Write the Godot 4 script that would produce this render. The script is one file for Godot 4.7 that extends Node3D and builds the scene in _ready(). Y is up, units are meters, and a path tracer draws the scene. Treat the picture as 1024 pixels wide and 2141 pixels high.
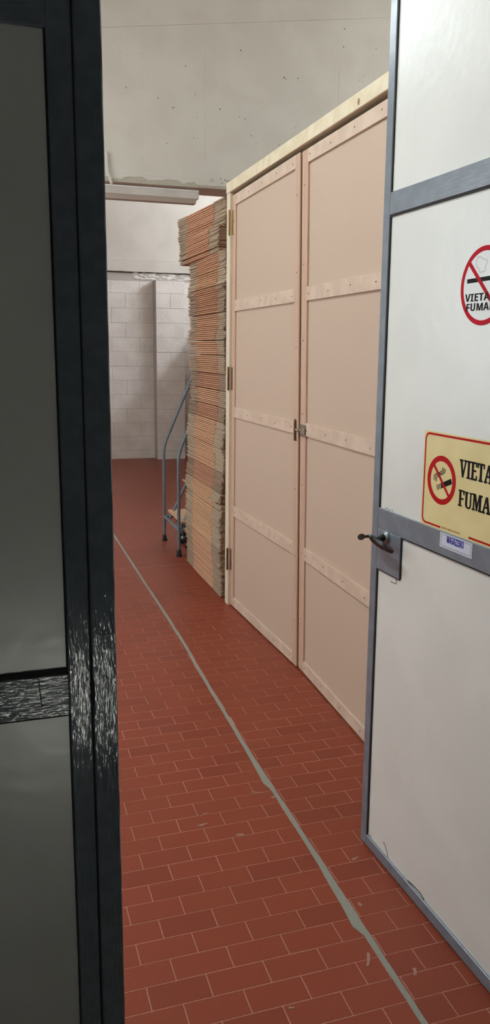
extends Node3D
# A warehouse corridor seen through a half open pair of metal doors.
# World: camera stands at x 0, z 0; the corridor runs towards -Z; floor at y 0.

const EYE := Vector3(0, 1.55, 0)
var M := {}
var rng := RandomNumberGenerator.new()
var used := {}

# ------------------------------------------------------------------ naming
func numbered(called: String) -> String:
	if not used.has(called):
		used[called] = 0
		return called
	used[called] += 1
	return "%s_%03d" % [called, used[called]]

func tag(o: Node, label: String, category: String, group := "", kind := "") -> void:
	if label: o.set_meta("label", label)
	if category: o.set_meta("category", category)
	if group: o.set_meta("group", group)
	if kind: o.set_meta("kind", kind)

func thing(called: String, label: String, category: String, at := Vector3.ZERO, group := "") -> Node3D:
	var o := Node3D.new()
	o.name = numbered(called)
	add_child(o)
	o.position = at
	tag(o, label, category, group)
	return o

func setting(called: String, label: String, category: String) -> Node3D:
	var o := Node3D.new()
	o.name = numbered(called)
	add_child(o)
	tag(o, label, category, "", "structure")
	return o

func put(called: String, mesh: Mesh, m: Material, parent: Node = self, at := Vector3.ZERO) -> MeshInstance3D:
	var o := MeshInstance3D.new()
	o.name = numbered(called) if parent == self else called
	o.mesh = mesh
	o.material_override = m
	o.cast_shadow = GeometryInstance3D.SHADOW_CASTING_SETTING_ON
	parent.add_child(o, true)
	o.position = at
	return o

func shape(st: SurfaceTool, called: String, m: Material, parent: Node = self, at := Vector3.ZERO) -> MeshInstance3D:
	st.generate_normals()
	return put(called, st.commit(), m, parent, at)

# ------------------------------------------------------------------ mesh helpers
func tool_() -> SurfaceTool:
	var st := SurfaceTool.new()
	st.begin(Mesh.PRIMITIVE_TRIANGLES)
	st.set_smooth_group(-1)
	return st

func tri(st: SurfaceTool, a: Vector3, b: Vector3, c: Vector3, out: Vector3) -> void:
	if (b - a).cross(c - a).dot(out) > 0.0:
		st.add_vertex(a); st.add_vertex(c); st.add_vertex(b)
	else:
		st.add_vertex(a); st.add_vertex(b); st.add_vertex(c)

func quad(st: SurfaceTool, a: Vector3, b: Vector3, c: Vector3, d: Vector3, out: Vector3) -> void:
	tri(st, a, b, c, out)
	tri(st, a, c, d, out)

# eight corners, index bit 0 = x, bit 1 = y, bit 2 = z
func hexa(st: SurfaceTool, p: Array) -> void:
	var mid := Vector3.ZERO
	for q in p: mid += q / 8.0
	for f in [[0, 2, 6, 4], [1, 3, 7, 5], [0, 1, 5, 4], [2, 3, 7, 6], [0, 1, 3, 2], [4, 5, 7, 6]]:
		var c: Vector3 = (p[f[0]] + p[f[1]] + p[f[2]] + p[f[3]]) / 4.0
		quad(st, p[f[0]], p[f[1]], p[f[2]], p[f[3]], c - mid)

func corners(lo: Vector3, hi: Vector3) -> Array:
	var p := []
	for i in 8:
		p.append(Vector3(hi.x if i & 1 else lo.x, hi.y if i & 2 else lo.y, hi.z if i & 4 else lo.z))
	return p

func box(st: SurfaceTool, lo: Vector3, hi: Vector3) -> void:
	hexa(st, corners(lo, hi))

# a box with chamfered edges, optionally following the twist of the cabinet doors
func cbox(st: SurfaceTool, lo: Vector3, hi: Vector3, b: float, twisted := false) -> void:
	var mid := (lo + hi) / 2.0
	var v := {}
	for i in 8:
		var s := Vector3(1 if i & 1 else -1, 1 if i & 2 else -1, 1 if i & 4 else -1)
		var c := Vector3(hi.x if i & 1 else lo.x, hi.y if i & 2 else lo.y, hi.z if i & 4 else lo.z)
		for ax in 3:
			var q := c
			for k in 3:
				if k != ax: q[k] -= s[k] * b
			v[i * 3 + ax] = warp(q) if twisted else q
	for ax in 3:
		var u := (ax + 1) % 3
		var t := (ax + 2) % 3
		for sg in 2:
			var base := sg << ax
			var q := [base, base | (1 << u), base | (1 << u) | (1 << t), base | (1 << t)]
			var out := Vector3.ZERO
			out[ax] = 1 if sg else -1
			quad(st, v[q[0] * 3 + ax], v[q[1] * 3 + ax], v[q[2] * 3 + ax], v[q[3] * 3 + ax], out)
		# edges along ax
		for su in 2:
			for t_ in 2:
				var e0 := (su << u) | (t_ << t)
				var e1 := e0 | (1 << ax)
				var out2 := Vector3.ZERO
				out2[u] = 1 if su else -1
				out2[t] = 1 if t_ else -1
				quad(st, v[e0 * 3 + u], v[e0 * 3 + t], v[e1 * 3 + t], v[e1 * 3 + u], out2)
	for i in 8:
		var s2 := Vector3(1 if i & 1 else -1, 1 if i & 2 else -1, 1 if i & 4 else -1)
		tri(st, v[i * 3], v[i * 3 + 1], v[i * 3 + 2], s2)

func box_mesh(lo: Vector3, hi: Vector3, b := 0.0) -> ArrayMesh:
	var st := tool_()
	if b > 0.0: cbox(st, lo, hi, b)
	else: box(st, lo, hi)
	st.generate_normals()
	return st.commit()

# a bent tube through points, with rounded look
func tube(st: SurfaceTool, pts: Array, r: float, n := 10, caps := true) -> void:
	var rings := []
	var side := Vector3.ZERO
	for i in pts.size():
		var a: Vector3 = pts[max(i - 1, 0)]
		var b: Vector3 = pts[min(i + 1, pts.size() - 1)]
		var t := (b - a).normalized()
		if side == Vector3.ZERO:
			side = t.cross(Vector3.UP if abs(t.y) < 0.9 else Vector3.RIGHT).normalized()
		side = (side - t * side.dot(t)).normalized()
		var up := t.cross(side)
		var k := 1.0
		if i > 0 and i < pts.size() - 1:
			var t0: Vector3 = (pts[i] - pts[i - 1]).normalized()
			k = 1.0 / max(0.6, t0.dot(t))
		var ring := []
		for j in n:
			var an := TAU * j / n
			ring.append(pts[i] + (side * cos(an) + up * sin(an)) * r * k)
		rings.append(ring)
	st.set_smooth_group(1)
	for i in pts.size() - 1:
		for j in n:
			var j2 := (j + 1) % n
			var mid: Vector3 = (pts[i] + pts[i + 1]) / 2.0
			var c: Vector3 = (rings[i][j] + rings[i + 1][j2]) / 2.0
			quad(st, rings[i][j], rings[i][j2], rings[i + 1][j2], rings[i + 1][j], c - mid)
	st.set_smooth_group(-1)
	if caps:
		for e in [0, pts.size() - 1]:
			var out: Vector3 = pts[e] - pts[1 if e == 0 else e - 1]
			for j in n: tri(st, pts[e], rings[e][j], rings[e][(j + 1) % n], out)

# round a corner of a polyline into short segments
func bend(a: Vector3, b: Vector3, c: Vector3, r: float, n := 6) -> Array:
	var out := []
	var p := b + (a - b).normalized() * r
	var q := b + (c - b).normalized() * r
	for i in n + 1:
		var t := float(i) / n
		out.append(p.lerp(b, t).lerp(b.lerp(q, t), t))
	return out

# profile of Vector2(radius, along) turned round an axis through at
func lathe(st: SurfaceTool, prof: Array, at: Vector3, axis: Vector3, n := 16) -> void:
	var u := axis.cross(Vector3.UP if abs(axis.y) < 0.9 else Vector3.RIGHT).normalized()
	var v := axis.cross(u).normalized()
	st.set_smooth_group(2)
	for i in prof.size() - 1:
		for j in n:
			var p := []
			for e in [[i, j], [i, j + 1], [i + 1, j + 1], [i + 1, j]]:
				var an: float = TAU * (e[1] % n) / n
				p.append(at + axis * prof[e[0]].y + (u * cos(an) + v * sin(an)) * prof[e[0]].x)
			var m := TAU * (j + 0.5) / n
			var dr: float = prof[i + 1].x - prof[i].x
			var da: float = prof[i + 1].y - prof[i].y
			var out := (u * cos(m) + v * sin(m)) * da - axis * dr
			if p[0].distance_to(p[1]) < 1e-6: tri(st, p[0], p[2], p[3], out)
			elif p[2].distance_to(p[3]) < 1e-6: tri(st, p[0], p[1], p[2], out)
			else: quad(st, p[0], p[1], p[2], p[3], out)
	st.set_smooth_group(-1)

# flat outline (Vector2 list, counter-clockwise or not) extruded between z0 and z1
func plate(st: SurfaceTool, poly: PackedVector2Array, z0: float, z1: float, holes := []) -> void:
	var idx := Geometry2D.triangulate_polygon(poly)
	for i in range(0, idx.size(), 3):
		var a := poly[idx[i]]; var b := poly[idx[i + 1]]; var c := poly[idx[i + 2]]
		tri(st, Vector3(a.x, a.y, z1), Vector3(b.x, b.y, z1), Vector3(c.x, c.y, z1), Vector3(0, 0, 1))
		tri(st, Vector3(a.x, a.y, z0), Vector3(b.x, b.y, z0), Vector3(c.x, c.y, z0), Vector3(0, 0, -1))
	var cw := 1.0 if Geometry2D.is_polygon_clockwise(poly) else -1.0
	for i in poly.size():
		var a2 := poly[i]; var b2 := poly[(i + 1) % poly.size()]
		var e := b2 - a2
		var out := Vector3(-e.y, e.x, 0) * cw
		quad(st, Vector3(a2.x, a2.y, z0), Vector3(b2.x, b2.y, z0), Vector3(b2.x, b2.y, z1), Vector3(a2.x, a2.y, z1), out)

# flat ring between two closed outlines of the same length
func ring(st: SurfaceTool, outer: PackedVector2Array, inner: PackedVector2Array, z0: float, z1: float, from := 0, to := -1) -> void:
	var n := outer.size()
	if to < 0: to = n
	for i in range(from, to):
		var j := (i + 1) % n
		var p := []
		for z in [z0, z1]:
			for q in [outer[i], outer[j], inner[j], inner[i]]: p.append(Vector3(q.x, q.y, z))
		quad(st, p[4], p[5], p[6], p[7], Vector3(0, 0, 1))
		quad(st, p[0], p[1], p[5], p[4], p[0] - p[3])
		quad(st, p[3], p[2], p[6], p[7], p[3] - p[0])

func circle(c: Vector2, rx: float, ry: float, n := 40) -> PackedVector2Array:
	var out := PackedVector2Array()
	for i in n: out.append(c + Vector2(cos(TAU * i / n) * rx, sin(TAU * i / n) * ry))
	return out

func round_rect(x0: float, y0: float, x1: float, y1: float, r: float) -> PackedVector2Array:
	var o := PackedVector2Array()
	for c in [[x1 - r, y1 - r, 0.0], [x0 + r, y1 - r, PI / 2], [x0 + r, y0 + r, PI], [x1 - r, y0 + r, PI * 1.5]]:
		for i in 7: o.append(Vector2(c[0] + cos(c[2] + PI / 2 * i / 6) * r, c[1] + sin(c[2] + PI / 2 * i / 6) * r))
	return o

func stroke(pts: Array, w: float) -> PackedVector2Array:
	var l := PackedVector2Array()
	var r := PackedVector2Array()
	for i in pts.size():
		var t: Vector2 = (pts[min(i + 1, pts.size() - 1)] - pts[max(i - 1, 0)]).normalized()
		var nrm := Vector2(-t.y, t.x) * w / 2.0
		l.append(pts[i] + nrm)
		r.append(pts[i] - nrm)
	r.reverse()
	l.append_array(r)
	return l

func lettering(called: String, words: String, face: String, height: float, squeeze: float, at: Vector3, m: Material, parent: Node) -> MeshInstance3D:
	var f := SystemFont.new()
	f.font_names = PackedStringArray([face])
	f.font_weight = 700
	var t := TextMesh.new()
	t.text = words
	t.font = f
	t.font_size = 64
	t.pixel_size = height / 64.0 / 0.72
	t.depth = 0.0006
	t.horizontal_alignment = HORIZONTAL_ALIGNMENT_LEFT
	t.vertical_alignment = VERTICAL_ALIGNMENT_BOTTOM
	var o := put(called, t, m, parent, at)
	o.scale = Vector3(squeeze, 1, 1)
	return o

# ------------------------------------------------------------------ materials
func noise_image(size: int, seed_: int, freq: float, stretch := Vector2.ONE, octaves := 4) -> Image:
	var fn := FastNoiseLite.new()
	fn.seed = seed_
	fn.noise_type = FastNoiseLite.TYPE_SIMPLEX_SMOOTH
	fn.frequency = freq
	fn.fractal_octaves = octaves
	var im := Image.create(size, size, false, Image.FORMAT_RGBA8)
	var band := size / 5
	for y in size:
		for x in size:
			var v := fn.get_noise_2d(x * stretch.x, y * stretch.y)
			# fade into the wrapped copy so that the picture repeats without a seam
			if x > size - band:
				v = lerpf(v, fn.get_noise_2d((x - size) * stretch.x, y * stretch.y), float(x - size + band) / band)
			if y > size - band:
				var v2 := fn.get_noise_2d(x * stretch.x, (y - size) * stretch.y)
				if x > size - band:
					v2 = lerpf(v2, fn.get_noise_2d((x - size) * stretch.x, (y - size) * stretch.y), float(x - size + band) / band)
				v = lerpf(v, v2, float(y - size + band) / band)
			var g := clampf(v * 0.5 + 0.5, 0, 1)
			im.set_pixel(x, y, Color(g, g, g))
	return im

# mottling: two close tones of one material mixed by random noise, alike in every direction
func tinted(src: Image, a: Color, b: Color, lo := 0.3, hi := 0.7) -> ImageTexture:
	var im := Image.create(src.get_width(), src.get_height(), false, Image.FORMAT_RGB8)
	for y in src.get_height():
		for x in src.get_width():
			im.set_pixel(x, y, a.lerp(b, smoothstep(lo, hi, src.get_pixel(x, y).r)))
	return ImageTexture.create_from_image(im)

func bumps(src: Image, strength: float) -> ImageTexture:
	var im: Image = src.duplicate()
	im.bump_map_to_normal_map(strength)
	return ImageTexture.create_from_image(im)

func plain(c: Color, rough := 0.6, metal := 0.0) -> StandardMaterial3D:
	var m := StandardMaterial3D.new()
	m.albedo_color = c
	m.roughness = rough
	m.metallic = metal
	return m

func mapped(t: Texture2D, rough: float, scale_: Vector3, normal: Texture2D = null, nscale := 1.0, world := true) -> StandardMaterial3D:
	var m := StandardMaterial3D.new()
	m.albedo_texture = t
	m.roughness = rough
	m.uv1_triplanar = true
	m.uv1_world_triplanar = world
	m.uv1_triplanar_sharpness = 6.0
	m.uv1_scale = scale_
	if normal:
		m.normal_enabled = true
		m.normal_texture = normal
		m.normal_scale = nscale
	return m

func c8(r: int, g: int, b: int) -> Color: return Color(r / 255.0, g / 255.0, b / 255.0)

func make_materials() -> void:
	var soft := noise_image(256, 11, 0.012)
	var fine := noise_image(256, 23, 0.12, Vector2.ONE, 3)
	var grain := noise_image(256, 31, 0.05, Vector2(1.0, 0.12), 4)
	var streak := noise_image(256, 37, 0.09, Vector2(1.0, 0.1), 4)
	var streak_flat := noise_image(256, 41, 0.09, Vector2(0.1, 1.0), 4)
	var fine_n := bumps(fine, 3.0)
	var soft_n := bumps(soft, 4.0)
	M.white_wall = mapped(tinted(soft, c8(216, 209, 196), c8(222, 216, 203)), 0.85, Vector3.ONE * 0.6, fine_n, 0.12)
	M.block = mapped(tinted(soft, c8(232, 227, 222), c8(242, 238, 233)), 0.8, Vector3.ONE * 0.9, fine_n, 0.25)
	M.joint = plain(c8(196, 190, 184), 0.95)
	M.concrete = mapped(tinted(fine, c8(186, 174, 156), c8(204, 194, 178)), 0.95, Vector3.ONE * 2.5, fine_n, 0.8)
	M.crack = plain(c8(70, 66, 62), 0.95)
	M.chip = plain(c8(122, 114, 103), 0.95)
	M.ceiling = mapped(tinted(soft, c8(205, 200, 190), c8(222, 217, 208)), 0.9, Vector3.ONE * 0.5)
	M.tile = mapped(tinted(fine, c8(134, 63, 44), c8(145, 69, 48), 0.2, 0.8), 0.4, Vector3.ONE * 5.0, soft_n, 0.07)
	M.tile.vertex_color_use_as_albedo = true
	M.tile.metallic_specular = 0.35
	M.grout = mapped(tinted(fine, c8(168, 116, 98), c8(190, 136, 116)), 0.9, Vector3.ONE * 5.0)
	M.mortar = mapped(tinted(fine, c8(128, 126, 116), c8(160, 158, 146)), 0.9, Vector3.ONE * 9.0, fine_n, 0.8)
	M.smear = mapped(tinted(fine, c8(150, 108, 94), c8(172, 136, 122)), 0.8, Vector3.ONE * 9.0)
	M.slab = mapped(tinted(fine, c8(150, 146, 138), c8(172, 168, 160)), 0.9, Vector3.ONE * 1.5)
	# joinery
	M.board = mapped(tinted(fine, c8(197, 171, 150), c8(203, 178, 157)), 0.62, Vector3(7, 7, 7), fine_n, 0.08)
	M.rail_wood = mapped(tinted(grain, c8(206, 180, 159), c8(217, 192, 171)), 0.5, Vector3(3.0, 3.0, 3.0))
	M.rail_wood.uv1_scale = Vector3(6, 6, 0.7)
	M.stile_wood = mapped(tinted(grain, c8(198, 162, 138), c8(210, 176, 152)), 0.5, Vector3(6, 0.7, 6))
	M.frame_wood = mapped(tinted(grain, c8(220, 203, 170), c8(232, 217, 187)), 0.5, Vector3(6, 6, 0.7))
	M.post_wood = mapped(tinted(grain, c8(220, 204, 178), c8(232, 218, 195)), 0.5, Vector3(6, 0.7, 6))
	M.knot = plain(c8(150, 112, 70), 0.6)
	M.screw = plain(c8(112, 100, 84), 0.4, 0.6)
	M.brass = plain(c8(176, 150, 92), 0.32, 0.9)
	M.bronze = plain(c8(126, 96, 70), 0.35, 0.8)
	M.steel = plain(c8(190, 184, 176), 0.25, 0.95)
	# cardboard
	M.kraft = mapped(tinted(fine, c8(176, 128, 92), c8(192, 144, 106)), 0.85, Vector3.ONE * 6.0)
	var folds := [[c8(196, 146, 114), c8(210, 160, 128)], [c8(184, 132, 102), c8(198, 146, 116)], [c8(202, 156, 120), c8(214, 168, 132)]]
	var flaps := [[c8(150, 124, 100), c8(192, 168, 142)], [c8(136, 110, 88), c8(178, 152, 128)], [c8(162, 138, 112), c8(204, 184, 158)]]
	for i in 3:
		M["fold_%d" % i] = mapped(tinted(fine, folds[i][0], folds[i][1]), 0.7, Vector3(4, 4, 4))
		M["flap_%d" % i] = mapped(tinted(fine, flaps[i][0], flaps[i][1], 0.35, 0.65), 0.95, Vector3(18, 30, 12), fine_n, 0.6)
	# door paint and panels
	M.paint = mapped(tinted(soft, c8(112, 121, 131), c8(120, 129, 139)), 0.24, Vector3(4, 1.0, 4), bumps(streak, 3.0), 0.1, false)
	M.paint.uv1_scale = Vector3(5, 5, 5)
	M.paint_flat = mapped(tinted(soft, c8(112, 121, 131), c8(120, 129, 139)), 0.24, Vector3(5, 5, 5), bumps(streak_flat, 3.0), 0.1, false)
	M.paint_worn = mapped(tinted(soft, c8(112, 121, 131), c8(120, 129, 139)), 0.11, Vector3(9, 9, 9), bumps(streak, 7.0), 0.36, false)
	M.paint_worn_flat = mapped(tinted(soft, c8(112, 121, 131), c8(120, 129, 139)), 0.11, Vector3(9, 9, 9), bumps(streak_flat, 7.0), 0.36, false)
	M.laminate = mapped(tinted(soft, c8(226, 225, 219), c8(232, 231, 225)), 0.29, Vector3.ONE * 0.8, fine_n, 0.04, false)
	for k in ["paint", "paint_flat", "paint_worn", "paint_worn_flat", "laminate"]: M[k].metallic_specular = 0.9
	M.near_black = plain(c8(22, 22, 24), 0.7)
	M.black = plain(c8(20, 19, 19), 0.3)
	M.zinc = plain(c8(150, 158, 162), 0.3, 0.7)
	M.key_metal = plain(c8(120, 110, 100), 0.3, 0.9)
	M.scratch = plain(c8(70, 62, 56), 0.8)
	M.bare = plain(c8(206, 208, 206), 0.6)
	# signs
	M.sign_white = plain(c8(236, 236, 234), 0.35)
	M.sign_red = plain(c8(190, 14, 38), 0.45)
	M.sign_red2 = plain(c8(184, 22, 26), 0.45)
	M.sign_yellow = mapped(tinted(soft, c8(226, 206, 146), c8(232, 213, 156)), 0.4, Vector3.ONE * 3.0, null, 1.0, false)
	M.sign_black = plain(c8(26, 22, 22), 0.45)
	M.sign_grey = plain(c8(168, 174, 172), 0.5)
	M.sign_print = plain(c8(176, 120, 84), 0.5)
	M.card = plain(c8(206, 208, 222), 0.5)
	M.ink = plain(c8(38, 40, 150), 0.5)
	M.ink_line = plain(c8(56, 58, 84), 0.5)
	for k in ["sign_red", "sign_red2", "sign_black", "ink"]: M[k].metallic_specular = 0.2
	# ladder, lights
	M.ladder = mapped(tinted(soft, c8(104, 112, 118), c8(114, 122, 128)), 0.4, Vector3.ONE * 3.0)
	M.rubber = plain(c8(30, 29, 29), 0.8)
	M.ply = mapped(tinted(grain, c8(200, 158, 124), c8(214, 174, 140)), 0.6, Vector3(5, 5, 1))
	M.housing = mapped(tinted(soft, c8(198, 190, 180), c8(208, 200, 190)), 0.5, Vector3.ONE)
	M.diffuser = plain(c8(188, 172, 158), 0.5)
	M.white_metal = plain(c8(232, 232, 228), 0.4)
	M.tube_glow = plain(c8(255, 252, 244), 0.4)
	M.tube_glow.emission_enabled = true
	M.tube_glow.emission = Color(1.0, 0.96, 0.88)
	M.tube_glow.emission_energy_multiplier = 6.0
	M.shutter = plain(c8(140, 144, 146), 0.5, 0.4)
	M.brown_wood = mapped(tinted(grain, c8(140, 96, 66), c8(160, 114, 80)), 0.6, Vector3(5, 0.7, 5))
	M.end_wall = mapped(tinted(soft, c8(210, 205, 197), c8(217, 212, 204)), 0.85, Vector3.ONE * 0.6, fine_n, 0.04)
	M.glass = plain(Color(0.95, 0.97, 0.97, 0.06), 0.05)
	M.glass.transparency = BaseMaterial3D.TRANSPARENCY_ALPHA
	M.frosted = plain(Color(0.93, 0.95, 0.95, 0.5), 0.5)
	M.frosted.transparency = BaseMaterial3D.TRANSPARENCY_ALPHA
	M.cable = plain(c8(214, 208, 196), 0.6)

# ------------------------------------------------------------------ floor
const TX := 0.152
const TZ := 0.0757
func joint_x(z: float) -> float:
	var zs := [-12.0, -6.48, -5.17, -4.53, -3.95, -3.43, -3.09, -2.68, -2.25, -1.8, -1.4, 1.0]
	var xs := [0.932, 0.9287, 0.9235, 0.9238, 0.9195, 0.9045, 0.8985, 0.893, 0.8945, 0.896, 0.897, 0.897]
	for i in zs.size() - 1:
		if z <= zs[i + 1]: return lerpf(xs[i], xs[i + 1], clampf((z - zs[i]) / (zs[i + 1] - zs[i]), 0, 1))
	return 0.897

func seen(x: float, z: float) -> bool:
	if z > -1.3: return false
	if x < 0.1487 * -z / 1.06 - 0.09: return false
	return x < (1.16 if z > -2.1 else 1.43)

func make_floor() -> void:
	var floor_ := setting("floor", "terracotta tile floor in running bond with a grey mortar joint", "floor")
	var bed := tool_()
	box(bed, Vector3(-3.7, -0.12, -11.7), Vector3(4.7, -0.0002, -1.0))
	shape(bed, "grout_bed", M.grout, floor_)
	var variants := []
	var tints := [1.0, 0.94, 1.05, 0.9, 1.02, 0.97, 1.08]
	for i in 7:
		var st := tool_()
		var t: float = tints[i]
		st.set_color(Color(t, t * (0.99 + 0.02 * (i % 3)), t * (0.98 + 0.03 * (i % 2))))
		cbox(st, Vector3(-TX / 2 + 0.0012, -0.01, -TZ / 2 + 0.0011), Vector3(TX / 2 - 0.0013, 0.0002, TZ / 2 - 0.0012), 0.0004)
		st.generate_normals()
		variants.append(st.commit())
	var rest := tool_()
	var spots := []
	rng.seed = 5
	for k in range(-9, 134):
		var zf := -1.5278 - TZ * k          # far line of this row
		var zc := zf + TZ / 2
		if zc - TZ / 2 < -11.5: continue
		var start := (0.670 if k % 2 != 0 else 0.594) - TX * 28
		for j in 56:
			for half in 2:                       # left and right of the mortar joint the bond is a little shifted
				var xa := start + TX * j + (0.012 if half else 0.0)
				var xb := xa + TX
				if xb < -2.0 or xa > 4.65: continue
				var jn := joint_x(zc + TZ / 2)
				var jf := joint_x(zc - TZ / 2)
				var cut := 0
				if half == 0:
					if xa > min(jn, jf) - 0.011: continue
					if xb > min(jn, jf) - 0.008: cut = 1
				else:
					if xb < max(jn, jf) + 0.013: continue
					if xa < max(jn, jf) + 0.007: cut = 2
				spots.append([xa, xb, zc, cut, jn, jf, rng.randi_range(0, 6), seen((xa + xb) / 2, zc)])
	var count := 0
	for s in spots:
		var near: bool = s[7] and count < 296     # rows run from the near end to the far end
		if near and s[3] == 0:
			var o := put("tile", variants[s[6]], M.tile, floor_, Vector3((s[0] + s[1]) / 2, 0.0, s[2]))
			o.position.y = 0.0002 * (s[6] % 3)
			count += 1
			continue
		var z0: float = s[2] - TZ / 2 + 0.0011
		var z1: float = s[2] + TZ / 2 - 0.0011
		var l0: float = s[0] + 0.0012
		var l1: float = l0
		var r0: float = s[1] - 0.0012
		var r1: float = r0
		var gap: float = 0.0062 + 0.002 * (s[6] % 3)
		if s[3] == 1: r0 = s[5] - gap; r1 = s[4] - gap
		if s[3] == 2: l0 = s[5] + gap; l1 = s[4] + gap
		var p := []
		for i in 8:
			p.append(Vector3((r1 if i & 4 else r0) if i & 1 else (l1 if i & 4 else l0), 0.0002 if i & 2 else -0.008, z1 if i & 4 else z0))
		var t2: float = tints[s[6]]
		var col := Color(t2, t2 * (0.99 + 0.02 * (s[6] % 3)), t2 * (0.98 + 0.03 * (s[6] % 2)))
		if near:
			var st2 := tool_()
			st2.set_color(col)
			hexa(st2, p)
			shape(st2, "tile", M.tile, floor_)
			count += 1
		else:
			rest.set_color(col)
			hexa(rest, p)
	var r := shape(rest, "far_tiles", M.tile, floor_)
	r.set_meta("kind", "stuff")
	# mortar in the long expansion joint, ragged along its edges
	var mj := tool_()
	rng.seed = 8
	var z := -11.4
	var wl := 0.007; var wr := 0.007
	while z < -0.95:
		var z2 := z + 0.045
		var nl := 0.0075 + rng.randf() * 0.002
		var nr := 0.0065 + rng.randf() * 0.002
		for a in [[-2.85, -2.48, 0.011], [-2.1, -1.72, 0.016]]:
			if z2 > a[0] and z2 < a[1]: nl += a[2] * pow((z2 - a[0]) / (a[1] - a[0]), 1.3)
		var p2 := [Vector3(joint_x(z) - wl, -0.004, z), Vector3(joint_x(z) + wr, -0.004, z), Vector3(joint_x(z) - wl, 0.0012, z), Vector3(joint_x(z) + wr, 0.0012, z), Vector3(joint_x(z2) - nl, -0.004, z2), Vector3(joint_x(z2) + nr, -0.004, z2), Vector3(joint_x(z2) - nl, 0.0012, z2), Vector3(joint_x(z2) + nr, 0.0012, z2)]
		hexa(mj, p2)
		wl = nl; wr = nr; z = z2
	shape(mj, "mortar_joint", M.mortar, floor_)
	var cross := tool_()
	box(cross, Vector3(-3.6, -0.004, -5.526), Vector3(1.5, 0.0008, -5.519))
	shape(cross, "cross_joint", M.smear, floor_)
	# dried plaster smears
	rng.seed = 21
	for s3 in [[0.596, -2.305, 0.022, 0.006], [0.62, -2.365, 0.018, 0.004], [0.835, -2.44, 0.03, 0.004], [0.878, -2.395, 0.014, 0.009], [0.885, -2.31, 0.009, 0.005], [0.70, -2.215, 0.018, 0.008], [0.93, -1.80, 0.008, 0.014], [0.955, -1.53, 0.008, 0.02], [0.858, -1.60, 0.006, 0.045], [1.005, -1.995, 0.022, 0.006], [0.845, -2.74, 0.02, 0.006], [0.612, -1.515, 0.012, 0.004]]:
		var poly := PackedVector2Array()
		for i in 12: poly.append(Vector2(cos(TAU * i / 12), sin(TAU * i / 12)) * Vector2(s3[2], s3[3]) * rng.randf_range(0.35, 1.0))
		var sm := tool_()
		plate(sm, poly, 0.0, 0.0009)
		var o2 := shape(sm, "plaster_smear", M.smear, floor_, Vector3(s3[0], 0.0003, s3[1]))
		o2.rotation = Vector3(-PI / 2, rng.randf_range(-0.5, 0.5), 0)

# ------------------------------------------------------------------ shell
const WY0 := 3.45
const WY1 := 4.25
func ceil_y(x: float) -> float: return 4.12 + 0.15 * x

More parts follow.
